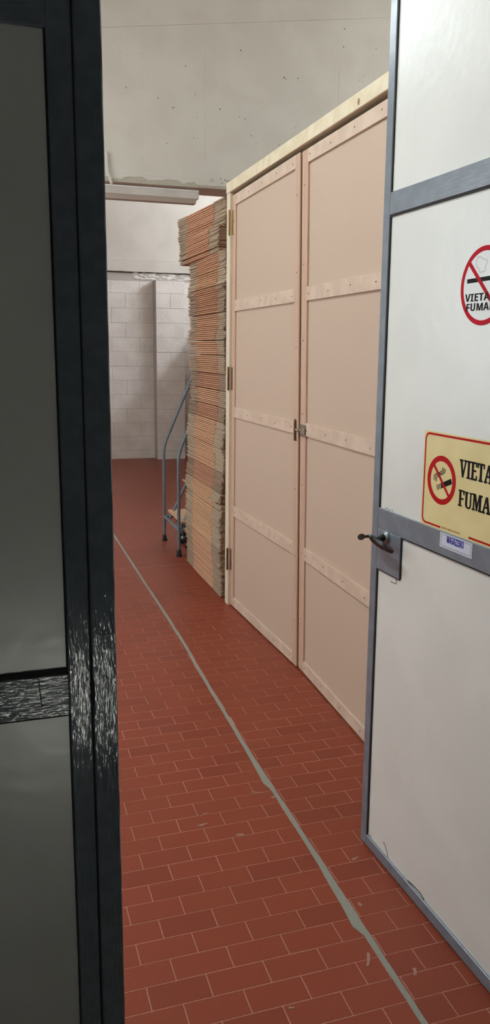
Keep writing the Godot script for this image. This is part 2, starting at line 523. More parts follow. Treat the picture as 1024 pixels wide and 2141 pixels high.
func make_shell() -> void:
	var ce := setting("ceiling", "pale sloping roof slab of the store room", "ceiling")
	var st := tool_()
	var p := []
	for i in 8:
		var x := 4.8 if i & 1 else -3.8
		p.append(Vector3(x, ceil_y(x) + (0.2 if i & 2 else 0.0), -1.0 if i & 4 else -11.8))
	hexa(st, p)
	shape(st, "roof_slab", M.ceiling, ce)
	# side walls
	var wl := setting("wall_left", "white painted side wall", "wall")
	put("plaster", box_mesh(Vector3(-2.2, -0.1, -11.8), Vector3(-2.0, 0.9, -0.9)), M.white_wall, wl)
	put("plaster", box_mesh(Vector3(-2.2, 2.9, -11.8), Vector3(-2.0, 4.2, -0.9)), M.white_wall, wl)
	put("plaster", box_mesh(Vector3(-2.2, 0.9, -11.8), Vector3(-2.0, 2.9, -5.9)), M.white_wall, wl)
	put("plaster", box_mesh(Vector3(-2.2, 0.9, -3.5), Vector3(-2.0, 2.9, -0.9)), M.white_wall, wl)
	var lw := setting("window_3", "wide frosted window added in the left hand wall as fill light", "window")  # added window: broad fill that evens the light on the cabinet
	var lf := tool_()
	for e in 2: box(lf, Vector3(-2.13, 0.9 + 1.95 * e, -5.9), Vector3(-2.07, 0.95 + 1.95 * e, -3.5))
	for e in 4: box(lf, Vector3(-2.13, 0.9, -5.9 + 0.7833 * e), Vector3(-2.07, 2.9, -5.85 + 0.7833 * e))
	shape(lf, "window_frame", M.white_metal, lw)
	for e in 3: put("pane", box_mesh(Vector3(-2.102, 0.951, -5.849 + 0.7833 * e), Vector3(-2.098, 2.849, -5.118 + 0.7833 * e)), M.frosted, lw)
	var ld := AreaLight3D.new()
	ld.name = "window_area_light"
	ld.area_size = Vector2(2.3, 1.9)
	ld.light_energy = LEFT_FILL
	ld.light_color = Color(0.93, 0.975, 1.0)
	ld.shadow_enabled = true
	ld.area_range = 20.0
	lw.add_child(ld)
	ld.transform = Transform3D(Basis(Vector3(0, 0, 1), Vector3(0, 1, 0), Vector3(-1, 0, 0)), Vector3(-2.06, 1.9, -4.7))
	var wr := setting("wall_right", "white painted side wall behind the cabinet", "wall")
	put("plaster", box_mesh(Vector3(4.6, -0.1, -11.8), Vector3(4.8, WY0, -0.9)), M.white_wall, wr)
	put("plaster", box_mesh(Vector3(4.6, WY1, -11.8), Vector3(4.8, 5.1, -0.9)), M.white_wall, wr)
	for pz in [[-11.8, -10.7], [-7.7, -6.5], [-3.5, -0.9]]:
		put("plaster", box_mesh(Vector3(4.6, WY0, pz[0]), Vector3(4.8, WY1, pz[1])), M.white_wall, wr)
	for wn in 2:
		var za: float = [-6.5, -10.7][wn]
		var win := setting("window_%d" % (wn + 1), "high strip window in the right hand wall", "window")
		var fr := tool_()
		for e in 2: box(fr, Vector3(4.67, WY0 + (WY1 - WY0 - 0.05) * e, za), Vector3(4.73, WY0 + 0.05 + (WY1 - WY0 - 0.05) * e, za + 3.0))
		for e in 4: box(fr, Vector3(4.67, WY0, za + 0.9833 * e), Vector3(4.73, WY1, za + 0.9833 * e + 0.05))
		shape(fr, "window_frame", M.white_metal, win)
		var day := AreaLight3D.new()
		day.name = "window_area_light"
		day.area_size = Vector2(2.9, 0.7)
		day.light_energy = [3.6, 13.0][wn]
		day.light_color = Color(0.96, 0.98, 1.0)
		day.shadow_enabled = true
		day.area_range = 20.0
		win.add_child(day)
		day.transform = Transform3D(Basis(Vector3(0, 0, -1), Vector3(0, 1, 0), Vector3(1, 0, 0)), Vector3(4.66, (WY0 + WY1) / 2, za + 1.5))
		for e in 3: put("pane", box_mesh(Vector3(4.698, WY0 + 0.051, za + 0.0505 + 0.9833 * e), Vector3(4.702, WY1 - 0.051, za + 0.983 + 0.9833 * e)), M.glass, win)
	# wall that holds the door pair
	var wf := setting("wall_front", "wall round the metal door pair", "wall")
	put("plaster", box_mesh(Vector3(-8.2, -0.1, -1.1), Vector3(-0.93, 5.0, -0.9)), M.white_wall, wf)
	put("plaster", box_mesh(Vector3(1.2, -0.1, -1.1), Vector3(8.2, 5.0, -0.9)), M.white_wall, wf)
	put("lintel", box_mesh(Vector3(-0.93, 2.67, -1.1), Vector3(1.2, 5.0, -0.9)), M.white_wall, wf)
	var tr := setting("trim_1", "grey metal frame round the doorway", "trim")
	put("jamb", box_mesh(Vector3(-0.93, 0, -1.1), Vector3(-0.868, 2.62, -0.92), 0.003), M.paint, tr)
	put("jamb", box_mesh(Vector3(1.158, 0, -1.1), Vector3(1.2, 2.62, -0.92), 0.003), M.paint, tr)
	put("head", box_mesh(Vector3(-0.93, 2.625, -1.1), Vector3(1.2, 2.67, -0.92), 0.003), M.paint_flat, tr)
	# wide unlit hall on the camera's side; a rooflight is added so the door mirrors a sun patch
	var lo := setting("wall_hall", "white walls of the unlit hall before the doors", "wall")
	put("plaster", box_mesh(Vector3(-8.2, -0.1, -1.1), Vector3(-8.0, 3.8, 7.2)), M.white_wall, lo)
	put("plaster", box_mesh(Vector3(8.0, -0.1, -1.1), Vector3(8.2, 3.8, 7.2)), M.white_wall, lo)
	put("plaster", box_mesh(Vector3(-8.2, -0.1, 7.0), Vector3(8.2, 3.8, 7.2)), M.white_wall, lo)
	var hr := setting("ceiling_hall", "white roof of the hall with a rooflight added for a sun patch", "ceiling")
	var ox := Vector2(-0.5, -0.04)
	var oz := Vector2(1.85, 2.7)
	put("roof_slab", box_mesh(Vector3(-8.2, 3.6, -1.0), Vector3(8.2, 3.7, oz.x)), M.white_wall, hr)
	put("roof_slab", box_mesh(Vector3(-8.2, 3.6, oz.y), Vector3(8.2, 3.7, 7.2)), M.white_wall, hr)
	put("roof_slab", box_mesh(Vector3(-8.2, 3.6, oz.x), Vector3(ox.x, 3.7, oz.y)), M.white_wall, hr)
	put("roof_slab", box_mesh(Vector3(ox.y, 3.6, oz.x), Vector3(8.2, 3.7, oz.y)), M.white_wall, hr)
	var hf := setting("floor_hall", "concrete floor of the hall before the doors", "floor")
	put("slab", box_mesh(Vector3(-8.2, -0.12, -1.0), Vector3(8.2, -0.001, 7.2)), M.slab, hf)
	# dividing wall above the far opening: a deep concrete beam, painted, its paint flaking along the lower edge
	var wb := setting("wall_middle", "deep white painted concrete beam over the far opening, paint flaking below", "wall")
	var bm := tool_()
	var q := []
	for i in 8:
		var x2 := 4.7 if i & 1 else -3.7
		q.append(Vector3(x2, ceil_y(x2) + 0.05 if i & 2 else 2.922, -7.0 if i & 4 else -7.34))
	hexa(bm, q)
	shape(bm, "beam_core", M.concrete, wb)
	put("soffit_paint", box_mesh(Vector3(-3.7, 2.919, -7.335), Vector3(4.7, 2.9218, -7.002)), M.white_wall, wb)
	rng.seed = 3
	var edge := PackedVector2Array()
	var fn := FastNoiseLite.new()
	fn.seed = 9; fn.frequency = 3.5; fn.fractal_octaves = 4
	var xx := -3.7
	while xx <= 4.7:
		var hgt := 2.958 + 0.02 * fn.get_noise_1d(xx) * 2.2 + 0.006 * rng.randf()
		if xx > 1.75: hgt = 2.935 + 0.012 * absf(fn.get_noise_1d(xx * 3.0)) + 0.004 * rng.randf()
		if xx < 0.9: hgt = 2.935 + 0.006 * rng.randf()
		edge.append(Vector2(xx, hgt))
		xx += 0.016
	edge.append(Vector2(4.7, ceil_y(4.7) - 0.2))
	edge.append(Vector2(-3.7, ceil_y(-3.7) - 0.2))
	var pc := tool_()
	plate(pc, edge, -7.0, -6.996)
	shape(pc, "paint_coat", M.white_wall, wb)
	var band := tool_()
	plate(band, PackedVector2Array([Vector2(-3.7, ceil_y(-3.7) - 0.2), Vector2(4.7, ceil_y(4.7) - 0.2), Vector2(4.7, ceil_y(4.7) + 0.02), Vector2(-3.7, ceil_y(-3.7) + 0.02)]), -7.0, -6.985)
	shape(band, "eaves_band", M.white_wall, wb)
	# shuttering seams in the concrete, slightly proud under the paint
	for sx in [1.835, 3.06]:
		var sm := tool_()
		cbox(sm, Vector3(sx - 0.006, 3.15 if sx < 2 else 3.55, -6.998), Vector3(sx + 0.006, 4.0, -6.9935), 0.002)
		shape(sm, "shuttering_seam", M.white_wall, wb)
	var lip := tool_()
	cbox(lip, Vector3(-3.7, 2.985, -6.998), Vector3(4.7, 3.105, -6.9945), 0.0012)
	shape(lip, "lower_band", M.white_wall, wb)
	# pin holes and paint chips
	var ch := tool_()
	rng.seed = 77
	var chips := [[251, 108], [503, 105], [428, 140], [594, 162], [597, 165], [623, 164], [672, 94], [718, 98], [310, 158], [405, 288], [408, 198], [348, 300], [413, 246], [525, 283], [618, 266], [548, 225], [751, 169], [760, 158], [264, 183], [297, 112], [388, 138], [500, 245], [512, 249], [583, 303], [535, 300], [362, 225], [460, 228], [330, 205], [786, 102], [720, 60]]
	for c in chips:
		var w := wall_point(Vector2(c[0], c[1]), -6.995)
		var poly := PackedVector2Array()
		var r := rng.randf_range(0.003, 0.0075)
		for i in 7: poly.append(w + Vector2(cos(TAU * i / 7), sin(TAU * i / 7) * 1.2) * r * rng.randf_range(0.5, 1.1))
		plate(ch, poly, -6.996, -6.9945)
	for i in 26:
		var w2 := Vector2(rng.randf_range(1.85, 2.15), rng.randf_range(2.965, 3.0))
		var poly2 := PackedVector2Array()
		for j in 6: poly2.append(w2 + Vector2(cos(TAU * j / 6) * 1.3, sin(TAU * j / 6)) * rng.randf_range(0.002, 0.0055))
		plate(ch, poly2, -6.9950, -6.9936)
	var cc := shape(ch, "paint_chips", M.chip, wb)
	cc.set_meta("kind", "stuff")
	make_back_wall()

# where a measured spot of the photograph falls on a wall across z (used once, to lay out marks on that wall)
func wall_point(px: Vector2, z: float) -> Vector2:
	var v := CAM_R * (px.x - 512.0) - CAM_U * (px.y - 1070.5) - CAM_B * 1655.0
	var t := (z - EYE.z) / v.z
	return Vector2(EYE.x + v.x * t, EYE.y + v.y * t)

func lay(wb: Node, meshes: Dictionary, x0: float, x1: float, row: int, zf: float) -> void:
	var hgt := 0.168 if row == 12 else 0.2
	var key := "%.3f_%.3f_%d" % [x1 - x0, hgt, rng.randi_range(0, 2)]
	if not meshes.has(key):
		meshes[key] = box_mesh(Vector3(-(x1 - x0) / 2 + 0.0016, 0.0018, -0.03), Vector3((x1 - x0) / 2 - 0.0016, hgt - 0.0018, 0), 0.0022)
	put("block", meshes[key], M.block, wb, Vector3((x0 + x1) / 2, -0.082 + 0.2 * row, zf + rng.randf_range(0.0, 0.004)))

func make_back_wall() -> void:
	var wb := setting("wall_back", "white painted concrete block wall with a shallow pier at the end", "wall")
	put("mortar", box_mesh(Vector3(-3.7, -0.1, -11.8), Vector3(4.7, 2.6, -11.395)), M.joint, wb)
	put("mortar", box_mesh(Vector3(2.235, -0.1, -11.45), Vector3(2.645, 2.5, -11.205)), M.joint, wb)
	rng.seed = 14
	var meshes := {}
	for row in 13:
		var x := 0.64 if row % 2 else 0.84
		x -= 0.4 * 7
		while x < 2.236:
			var x1 := minf(x + 0.4, 2.236)
			if x1 - x > 0.03: lay(wb, meshes, x, x1, row, -11.392)
			x += 0.4
		if row % 4 == 3:
			lay(wb, meshes, 2.235, 2.44, row, -11.2)
			lay(wb, meshes, 2.44, 2.645, row, -11.2)
		else:
			lay(wb, meshes, 2.235, 2.645, row, -11.2)
		x = 2.645
		var first := true
		while x < 3.9:
			var x2 := x + (0.2 if first and row % 2 else 0.4)
			first = false
			lay(wb, meshes, x, x2, row, -11.392)
			x = x2
	# rough mortar over the pier and under the ring beam
	var rough := tool_()
	rng.seed = 19
	for i in 60:
		var c := Vector3(rng.randf_range(1.95, 2.75), rng.randf_range(2.515, 2.6), -11.392)
		var s := Vector3(rng.randf_range(0.02, 0.06), rng.randf_range(0.006, 0.014), rng.randf_range(0.004, 0.011))
		var pr := [Vector2(0, -1), Vector2(0.7, -0.6), Vector2(1, 0), Vector2(0.6, 0.7), Vector2(0, 1)]
		for a in 4:
			for b in 6:
				var qq := []
				for e in [[a, b], [a, b + 1], [a + 1, b + 1], [a + 1, b]]:
					var an: float = TAU * e[1] / 6
					qq.append(c + Vector3(pr[e[0]].y * s.x, pr[e[0]].x * cos(an) * s.y, pr[e[0]].x * sin(an) * s.z))
				quad(rough, qq[0], qq[1], qq[2], qq[3], (qq[0] + qq[2]) / 2 - c)
	var ro := shape(rough, "rough_mortar", M.block, wb)
	ro.set_meta("kind", "stuff")
	# ring beam and plaster above, its lower edge ragged over a dark crack
	put("crack", box_mesh(Vector3(-3.7, 2.598, -11.5), Vector3(4.7, 2.612, -11.388)), M.crack, wb)
	var edge := PackedVector2Array()
	var fn := FastNoiseLite.new()
	fn.seed = 4; fn.frequency = 4.0
	var x := -3.7
	while x <= 4.7:
		edge.append(Vector2(x, 2.611 + 0.004 * fn.get_noise_1d(x * 2.0) + (0.005 * fn.get_noise_1d(x * 9.0) if x > 2.0 else 0.0)))
		x += 0.03
	edge.append(Vector2(4.7, 2.76))
	edge.append(Vector2(-3.7, 2.76))
	var rb := tool_()
	plate(rb, edge, -11.5, -11.355)
	shape(rb, "ring_beam", M.end_wall, wb)
	put("plaster", box_mesh(Vector3(-3.7, 2.76, -11.8), Vector3(4.7, 5.2, -11.37), 0.004), M.end_wall, wb)

# ------------------------------------------------------------------ lamps
func make_tube_light(at: Vector3, along_x: bool, energy: float, label: String) -> void:
	var t := thing("fluorescent_light", label, "light", at, "hanging fluorescent lights")
	if along_x: t.rotation.y = PI / 2
	put("housing", box_mesh(Vector3(-0.05, 0.0, -0.76), Vector3(0.05, 0.06, 0.76), 0.006), M.white_metal, t)
	for s in [-1.0, 1.0]:
		var tb := tool_()
		tube(tb, [Vector3(s * 0.05, -0.02, -0.73), Vector3(s * 0.05, -0.02, 0.73)], 0.013, 10)
		shape(tb, "tube_lamp", M.tube_glow, t)
		var rod := tool_()
		var topy := ceil_y(at.x) - at.y + 0.02
		tube(rod, [Vector3(0, 0.05, s * 0.5), Vector3(0, topy, s * 0.5)], 0.006, 6)
		shape(rod, "hanging_rod", M.white_metal, t)
	for s in [-1.0, 1.0]:
		var l := AreaLight3D.new()
		l.name = "tube_glow_light"
		l.area_size = Vector2(0.05, 1.46)
		l.light_energy = energy / 2.0
		l.light_color = LAMP
		l.shadow_enabled = true
		l.area_range = 20.0
		t.add_child(l, true)
		l.position = Vector3(s * 0.07, -0.03, 0)
		l.rotation = Vector3(-PI / 2, 0, 0)
		l.basis = Basis(Vector3(0, 0, 1), deg_to_rad(50.0) * s) * l.basis

# ------------------------------------------------------------------ wooden cabinet
func warp(v: Vector3) -> Vector3:
	# the doors have twisted: their meeting edges stand in at the bottom
	var w := 0.0
	if v.z < -3.4575:
		var k := clampf((v.z + 4.5) / 1.04, 0, 1)
		return v + Vector3(0.04 * k * (1.0 - v.y / 2.4) - 0.008 * k, 0, 0)
	w = lerpf(0.04, 0.004, clampf((v.z + 3.42) / 1.05, 0, 1))
	return v + Vector3(w * (1.0 - v.y / 2.4), 0, 0)

func wood(lo: Vector3, hi: Vector3, called: String, m: Material, parent: Node) -> MeshInstance3D:
	var st := tool_()
	cbox(st, lo, hi, 0.0012, true)
	return shape(st, called, m, parent)

func make_cabinet() -> void:
	var cab := thing("wooden_cabinet", "tall pale wooden cabinet with two battened doors beside stacked cartons", "cabinet")
	var fx := 1.33            # face of the frame
	var dx := 1.345           # face of the doors
	put("post", box_mesh(Vector3(fx, 0, -4.58), Vector3(fx + 0.045, 2.42, -4.517), 0.002), M.post_wood, cab)
	put("post", box_mesh(Vector3(fx, 0, -2.385), Vector3(fx + 0.045, 2.42, -2.32), 0.002), M.post_wood, cab)
	var rail := put("top_rail", box_mesh(Vector3(fx - 0.003, 2.421, -4.582), Vector3(fx + 0.05, 2.478, -2.318), 0.002), M.frame_wood, cab)
	var kn := tool_()
	plate(kn, circle(Vector2(-2.855, 2.443), 0.009, 0.012, 12), 0.0, 0.0008)
	var kno := shape(kn, "knot", M.knot, rail, Vector3(fx - 0.003, 0, 0))
	kno.rotation.y = -PI / 2
	kno.position = Vector3(fx - 0.003, 0, -5.71)
	kno.transform = Transform3D(Basis(Vector3(0, 0, 1), Vector3(0, 1, 0), Vector3(-1, 0, 0)), Vector3(fx - 0.003, 0, 0))
	put("side_panel", box_mesh(Vector3(fx + 0.046, 0, -4.575), Vector3(2.25, 2.475, -4.56)), M.board, cab)
	put("side_panel", box_mesh(Vector3(fx + 0.046, 0, -2.34), Vector3(2.25, 2.475, -2.325)), M.board, cab)
	put("back_panel", box_mesh(Vector3(2.251, 0, -4.575), Vector3(2.266, 2.475, -2.325)), M.board, cab)
	put("top_panel", box_mesh(Vector3(fx + 0.051, 2.476, -4.58), Vector3(2.266, 2.49, -2.32)), M.board, cab)
	var screw := tool_()
	lathe(screw, [Vector2(0.0, 0.0016), Vector2(0.0032, 0.0012), Vector2(0.0038, 0.0)], Vector3.ZERO, Vector3(-1, 0, 0), 8)
	screw.generate_normals()
	var screw_mesh := screw.commit()
	var rows := [[0.0095, 0.0655], [0.575, 0.636], [1.167, 1.2265], [1.771, 1.832], [2.3465, 2.403]]
	var doors := [[-4.512, -3.4615, -1], [-3.4535, -2.389, 1]]
	var sw := 0.055
	for d in doors:
		var z0: float = d[0]
		var z1: float = d[1]
		var bd := tool_()
		# the sheet, cut into strips so that it follows the twist
		for iz in 6:
			for iy in 4:
				var lo := Vector3(dx + 0.009, lerpf(0.012, 2.4, iy / 4.0), lerpf(z0 + 0.002, z1 - 0.002, iz / 6.0))
				var hi := Vector3(dx + 0.016, lerpf(0.012, 2.4, (iy + 1) / 4.0), lerpf(z0 + 0.002, z1 - 0.002, (iz + 1) / 6.0))
				var p := corners(lo, hi)
				for i in 8: p[i] = warp(p[i])
				quad(bd, p[0], p[2], p[6], p[4], Vector3(-1, 0, 0))
				quad(bd, p[1], p[3], p[7], p[5], Vector3(1, 0, 0))
		var door := shape(bd, "door", M.board, cab)
		# core frame behind the sheet gives the door its thickness
		wood(Vector3(dx + 0.0165, 0.01, z0), Vector3(dx + 0.036, 2.403, z0 + 0.05), "edge_frame", M.stile_wood, door)
		wood(Vector3(dx + 0.0165, 0.01, z1 - 0.05), Vector3(dx + 0.036, 2.403, z1), "edge_frame", M.stile_wood, door)
		var left_w := sw if d[2] < 0 else 0.066
		var right_w := 0.058
		wood(Vector3(dx, 0.0095, z0), Vector3(dx + 0.0085, 2.403, z0 + left_w), "stile", M.stile_wood, door)
		wood(Vector3(dx, 0.0095, z1 - right_w), Vector3(dx + 0.0085, 2.403, z1), "stile", M.stile_wood, door)
		for r in rows:
			wood(Vector3(dx - 0.0004, r[0], z0 + left_w + 0.0008), Vector3(dx + 0.0085, r[1], z1 - right_w - 0.0008), "batten", M.rail_wood, door)
			for k in 5:
				var zc := lerpf(z0 + left_w + 0.022, z1 - right_w - 0.03, k / 4.0)
				put("screw", screw_mesh, M.screw, door, warp(Vector3(dx - 0.0006, (r[0] + r[1]) / 2 + 0.004 * sin(k * 2.1 + r[0] * 9), zc)))
		for k in 7:
			var yy := 0.24 + 0.332 * k
			put("screw", screw_mesh, M.screw, door, warp(Vector3(dx - 0.0002, yy, z1 - 0.03)))
			put("screw", screw_mesh, M.screw, door, warp(Vector3(dx - 0.0002, yy + 0.03, z0 + 0.03)))
		if d[2] < 0: make_keeper(door, dx)
		else: make_bolt(door, dx)
	# butt hinges on the far post
	for hy in [2.258, 1.389, 0.297]:
		var h := tool_()
		cbox(h, Vector3(fx - 0.002, hy - 0.066, -4.545), Vector3(fx + 0.001, hy + 0.066, -4.519), 0.0008)
		tube(h, [Vector3(fx - 0.005, hy - 0.068, -4.516), Vector3(fx - 0.005, hy + 0.068, -4.516)], 0.0055, 8)
		cbox(h, Vector3(dx - 0.003, hy - 0.066, -4.513), Vector3(dx + 0.0, hy + 0.066, -4.492), 0.0008)
		shape(h, "hinge", M.brass if hy > 2 else M.bronze, cab)

func make_keeper(door: Node, dx: float) -> void:
	var at := warp(Vector3(dx, 1.187, -3.4925))
	var k := tool_()
	cbox(k, Vector3(-0.003, -0.052, -0.014), Vector3(0, 0.05, 0.014), 0.001)
	cbox(k, Vector3(-0.010, -0.046, 0.002), Vector3(-0.003, 0.044, 0.012), 0.002)
	shape(k, "keeper_plate", M.bronze, door, at)

func make_bolt(door: Node, dx: float) -> void:
	var at := warp(Vector3(dx, 1.19, -3.41))
	var b := tool_()
	cbox(b, Vector3(-0.003, -0.028, -0.034), Vector3(0, 0.028, 0.036), 0.001)
	cbox(b, Vector3(-0.018, -0.016, -0.004), Vector3(-0.003, 0.016, 0.03), 0.003)
	tube(b, [Vector3(-0.011, 0.0, -0.075), Vector3(-0.011, 0.0, 0.026)], 0.0062, 10)
	lathe(b, [Vector2(0.0, 0.016), Vector2(0.005, 0.014), Vector2(0.006, 0.008), Vector2(0.003, 0.0)], Vector3(-0.012, 0, -0.03), Vector3(-1, 0, 0), 10)
	shape(b, "slide_bolt", M.steel, door, at)

# ------------------------------------------------------------------ flattened cartons
func carton_meshes() -> Array:
	var out := []
	rng.seed = 42
	for v in 8:
		var dz := 0.465
		var near := 0.465 if v < 4 else 0.42
		var body := tool_()
		box(body, Vector3(0.012, 0.0005, -dz + 0.006), Vector3(0.52, 0.0112, near - 0.006))
		# folded lip along the middle: rounded, two boards thick
		var lip := tool_()
		var prof := []
		var r := 0.0036 + 0.0004 * (v % 4)
		for i in 7:
			var an := -PI / 2 + PI * i / 6
			prof.append(Vector2(-cos(an) * r * 1.4 + 0.0045, 0.0058 + sin(an) * r))
		lip.set_smooth_group(1)
		for i in 6:
			for seg in 4:
				var za := lerpf(-0.266, 0.266, seg / 4.0)
				var zb := lerpf(-0.266, 0.266, (seg + 1) / 4.0)
				var wa := 0.0012 * sin(seg * 1.7 + v)
				var wb := 0.0012 * sin((seg + 1) * 1.7 + v)
				var a := Vector3(prof[i].x + wa, prof[i].y, za)
				var b := Vector3(prof[i + 1].x + wa, prof[i + 1].y, za)
				var c := Vector3(prof[i + 1].x + wb, prof[i + 1].y, zb)
				var d := Vector3(prof[i].x + wb, prof[i].y, zb)
				quad(lip, a, b, c, d, (a + c) / 2 - Vector3(0.012, 0.0058, (za + zb) / 2))
		lip.set_smooth_group(-1)
		box(lip, Vector3(0.0045, 0.0058 - r, -0.266), Vector3(0.0118, 0.0058 + r, 0.266))
		var flaps := []
		for s in [-1.0, 1.0]:
			var fl := tool_()
			for layer in 2:
				var zi := 0.268
				var ze := (near if s > 0 else dz) + rng.randf_range(-0.006, 0.004)
				var xi := rng.randf_range(-0.003, 0.004)
				var xo := xi + rng.randf_range(-0.006, 0.006)
				var p := []
				var y0 := 0.0006 + 0.0056 * layer
				for i in 8:
					var out_side := bool(i & 4) if s > 0 else not (i & 4)
					p.append(Vector3(0.0118 if i & 1 else (xo if out_side else xi), y0 + (0.0046 if i & 2 else 0.0), s * (ze if out_side else zi)))
				hexa(fl, p)
				# end board, seen where the stack's end shows
				box(fl, Vector3(0.02, y0 + 0.0006, s * (ze - 0.008)), Vector3(0.5, y0 + 0.004, s * (ze - 0.002)))
			fl.generate_normals()
			flaps.append(fl.commit())
		body.generate_normals()
		lip.generate_normals()
		out.append([body.commit(), lip.commit(), flaps[0], flaps[1]])
	return out

func make_cartons() -> void:
	var kinds := carton_meshes()
	var protos := []
	for v in 8:
		for tone in 3:
			var o := Node3D.new()
			o.name = "flattened_carton"
			put("board_body", kinds[v][0], M.kraft, o)
			put("folded_edge", kinds[v][1], M["fold_%d" % tone], o)
			put("end_flap", kinds[v][2], M["flap_%d" % tone], o)
			put("end_flap", kinds[v][3], M["flap_%d" % tone], o)
			protos.append(o)
	# how far each layer of the leaning stack has slid along z (places, not colours)
	var stack_heights := [0.0, 0.05, 0.14, 0.24, 0.35, 0.48, 0.54, 0.60, 0.68, 0.75, 0.82, 0.90, 0.96, 1.07, 1.12, 1.17, 1.24, 1.42, 1.565, 1.585, 1.60, 1.63, 1.645, 1.665, 1.69, 1.79, 1.88, 1.93, 1.97, 1.99, 2.10, 2.115]
	var slid_along_z := [-5.145, -5.135, -5.13, -5.15, -5.155, -5.165, -5.14, -5.18, -5.16, -5.12, -5.10, -5.10, -5.13, -5.085, -5.045, -5.02, -5.015, -5.005, -5.03, -5.04, -5.11, -5.11, -5.07, -5.07, -5.03, -5.02, -5.01, -5.07, -5.07, -5.02, -5.03, -5.03]
	rng.seed = 99
	var y := 0.002
	var n := 0
	var tone := 2
	var until := 0.0
	var bundle := 0
	var ordinals := ["first", "second", "third", "fourth", "fifth", "sixth", "seventh", "eighth", "ninth", "tenth", "eleventh", "twelfth", "thirteenth", "fourteenth", "fifteenth", "sixteenth", "seventeenth", "eighteenth", "nineteenth", "twentieth", "next to last", "next to last", "next to last", "next to last"]
	var jag := 0.0
	var jx := 0.0
	while y < 2.425:
		var in_two := y > 2.118 and y < 2.268
		var in_top := y >= 2.268
		if y > until:
			until = y + rng.randf_range(0.08, 0.17)
			tone = [2, 0, 1, 0, 2][rng.randi_range(0, 4)]
			jag = rng.randf_range(-0.008, 0.008)
			jx = rng.randf_range(-0.006, 0.006)
			bundle += 1
			if n > 0: y += rng.randf_range(0.0025, 0.006)
		var c := -5.03
		for i in stack_heights.size() - 1:
			if y >= stack_heights[i] and y <= stack_heights[i + 1]: c = lerpf(slid_along_z[i], slid_along_z[i + 1], (y - stack_heights[i]) / (stack_heights[i + 1] - stack_heights[i]))
		var fx := 1.33
		var yaw := 0.0
		var label := "flattened brown carton in the %s bundle of the tall stack, counted up from the floor" % ordinals[bundle - 1]
		var group := "flattened cartons in the %s bundle from the floor" % ordinals[bundle - 1]
		if in_two:
			c = -5.185 - (0.012 if y < 2.19 else 0.0)
			fx = 1.312
			yaw = 0.02
			label = "flattened brown carton in the shifted bundle just under the skewed top bundle"
			group = "flattened cartons in the second bundle from the top"
		elif in_top:
			c = -5.17
			fx = 1.322
			yaw = 0.075
			label = "flattened brown carton in the skewed bundle on top of the stack"
			group = "flattened cartons in the topmost bundle"
		c += jag + rng.randf_range(-0.005, 0.005)
		fx += jx + rng.randf_range(-0.0035, 0.0035)
		yaw += rng.randf_range(-0.004, 0.004)
		if n == 47:
			c -= 0.10
			label = "flattened brown carton whose end juts out of the stack towards the ladder"
			group = ""
		var o: Node3D = protos[(rng.randi_range(0, 3) + (4 if c > -5.062 else 0)) * 3 + tone].duplicate()
		o.name = numbered("flattened_carton")
		add_child(o)
		o.position = Vector3(fx, y, c)
		o.rotation.y = yaw
		tag(o, label, "carton", group)
		y += 0.0122
		n += 1
	for o2 in protos: o2.free()

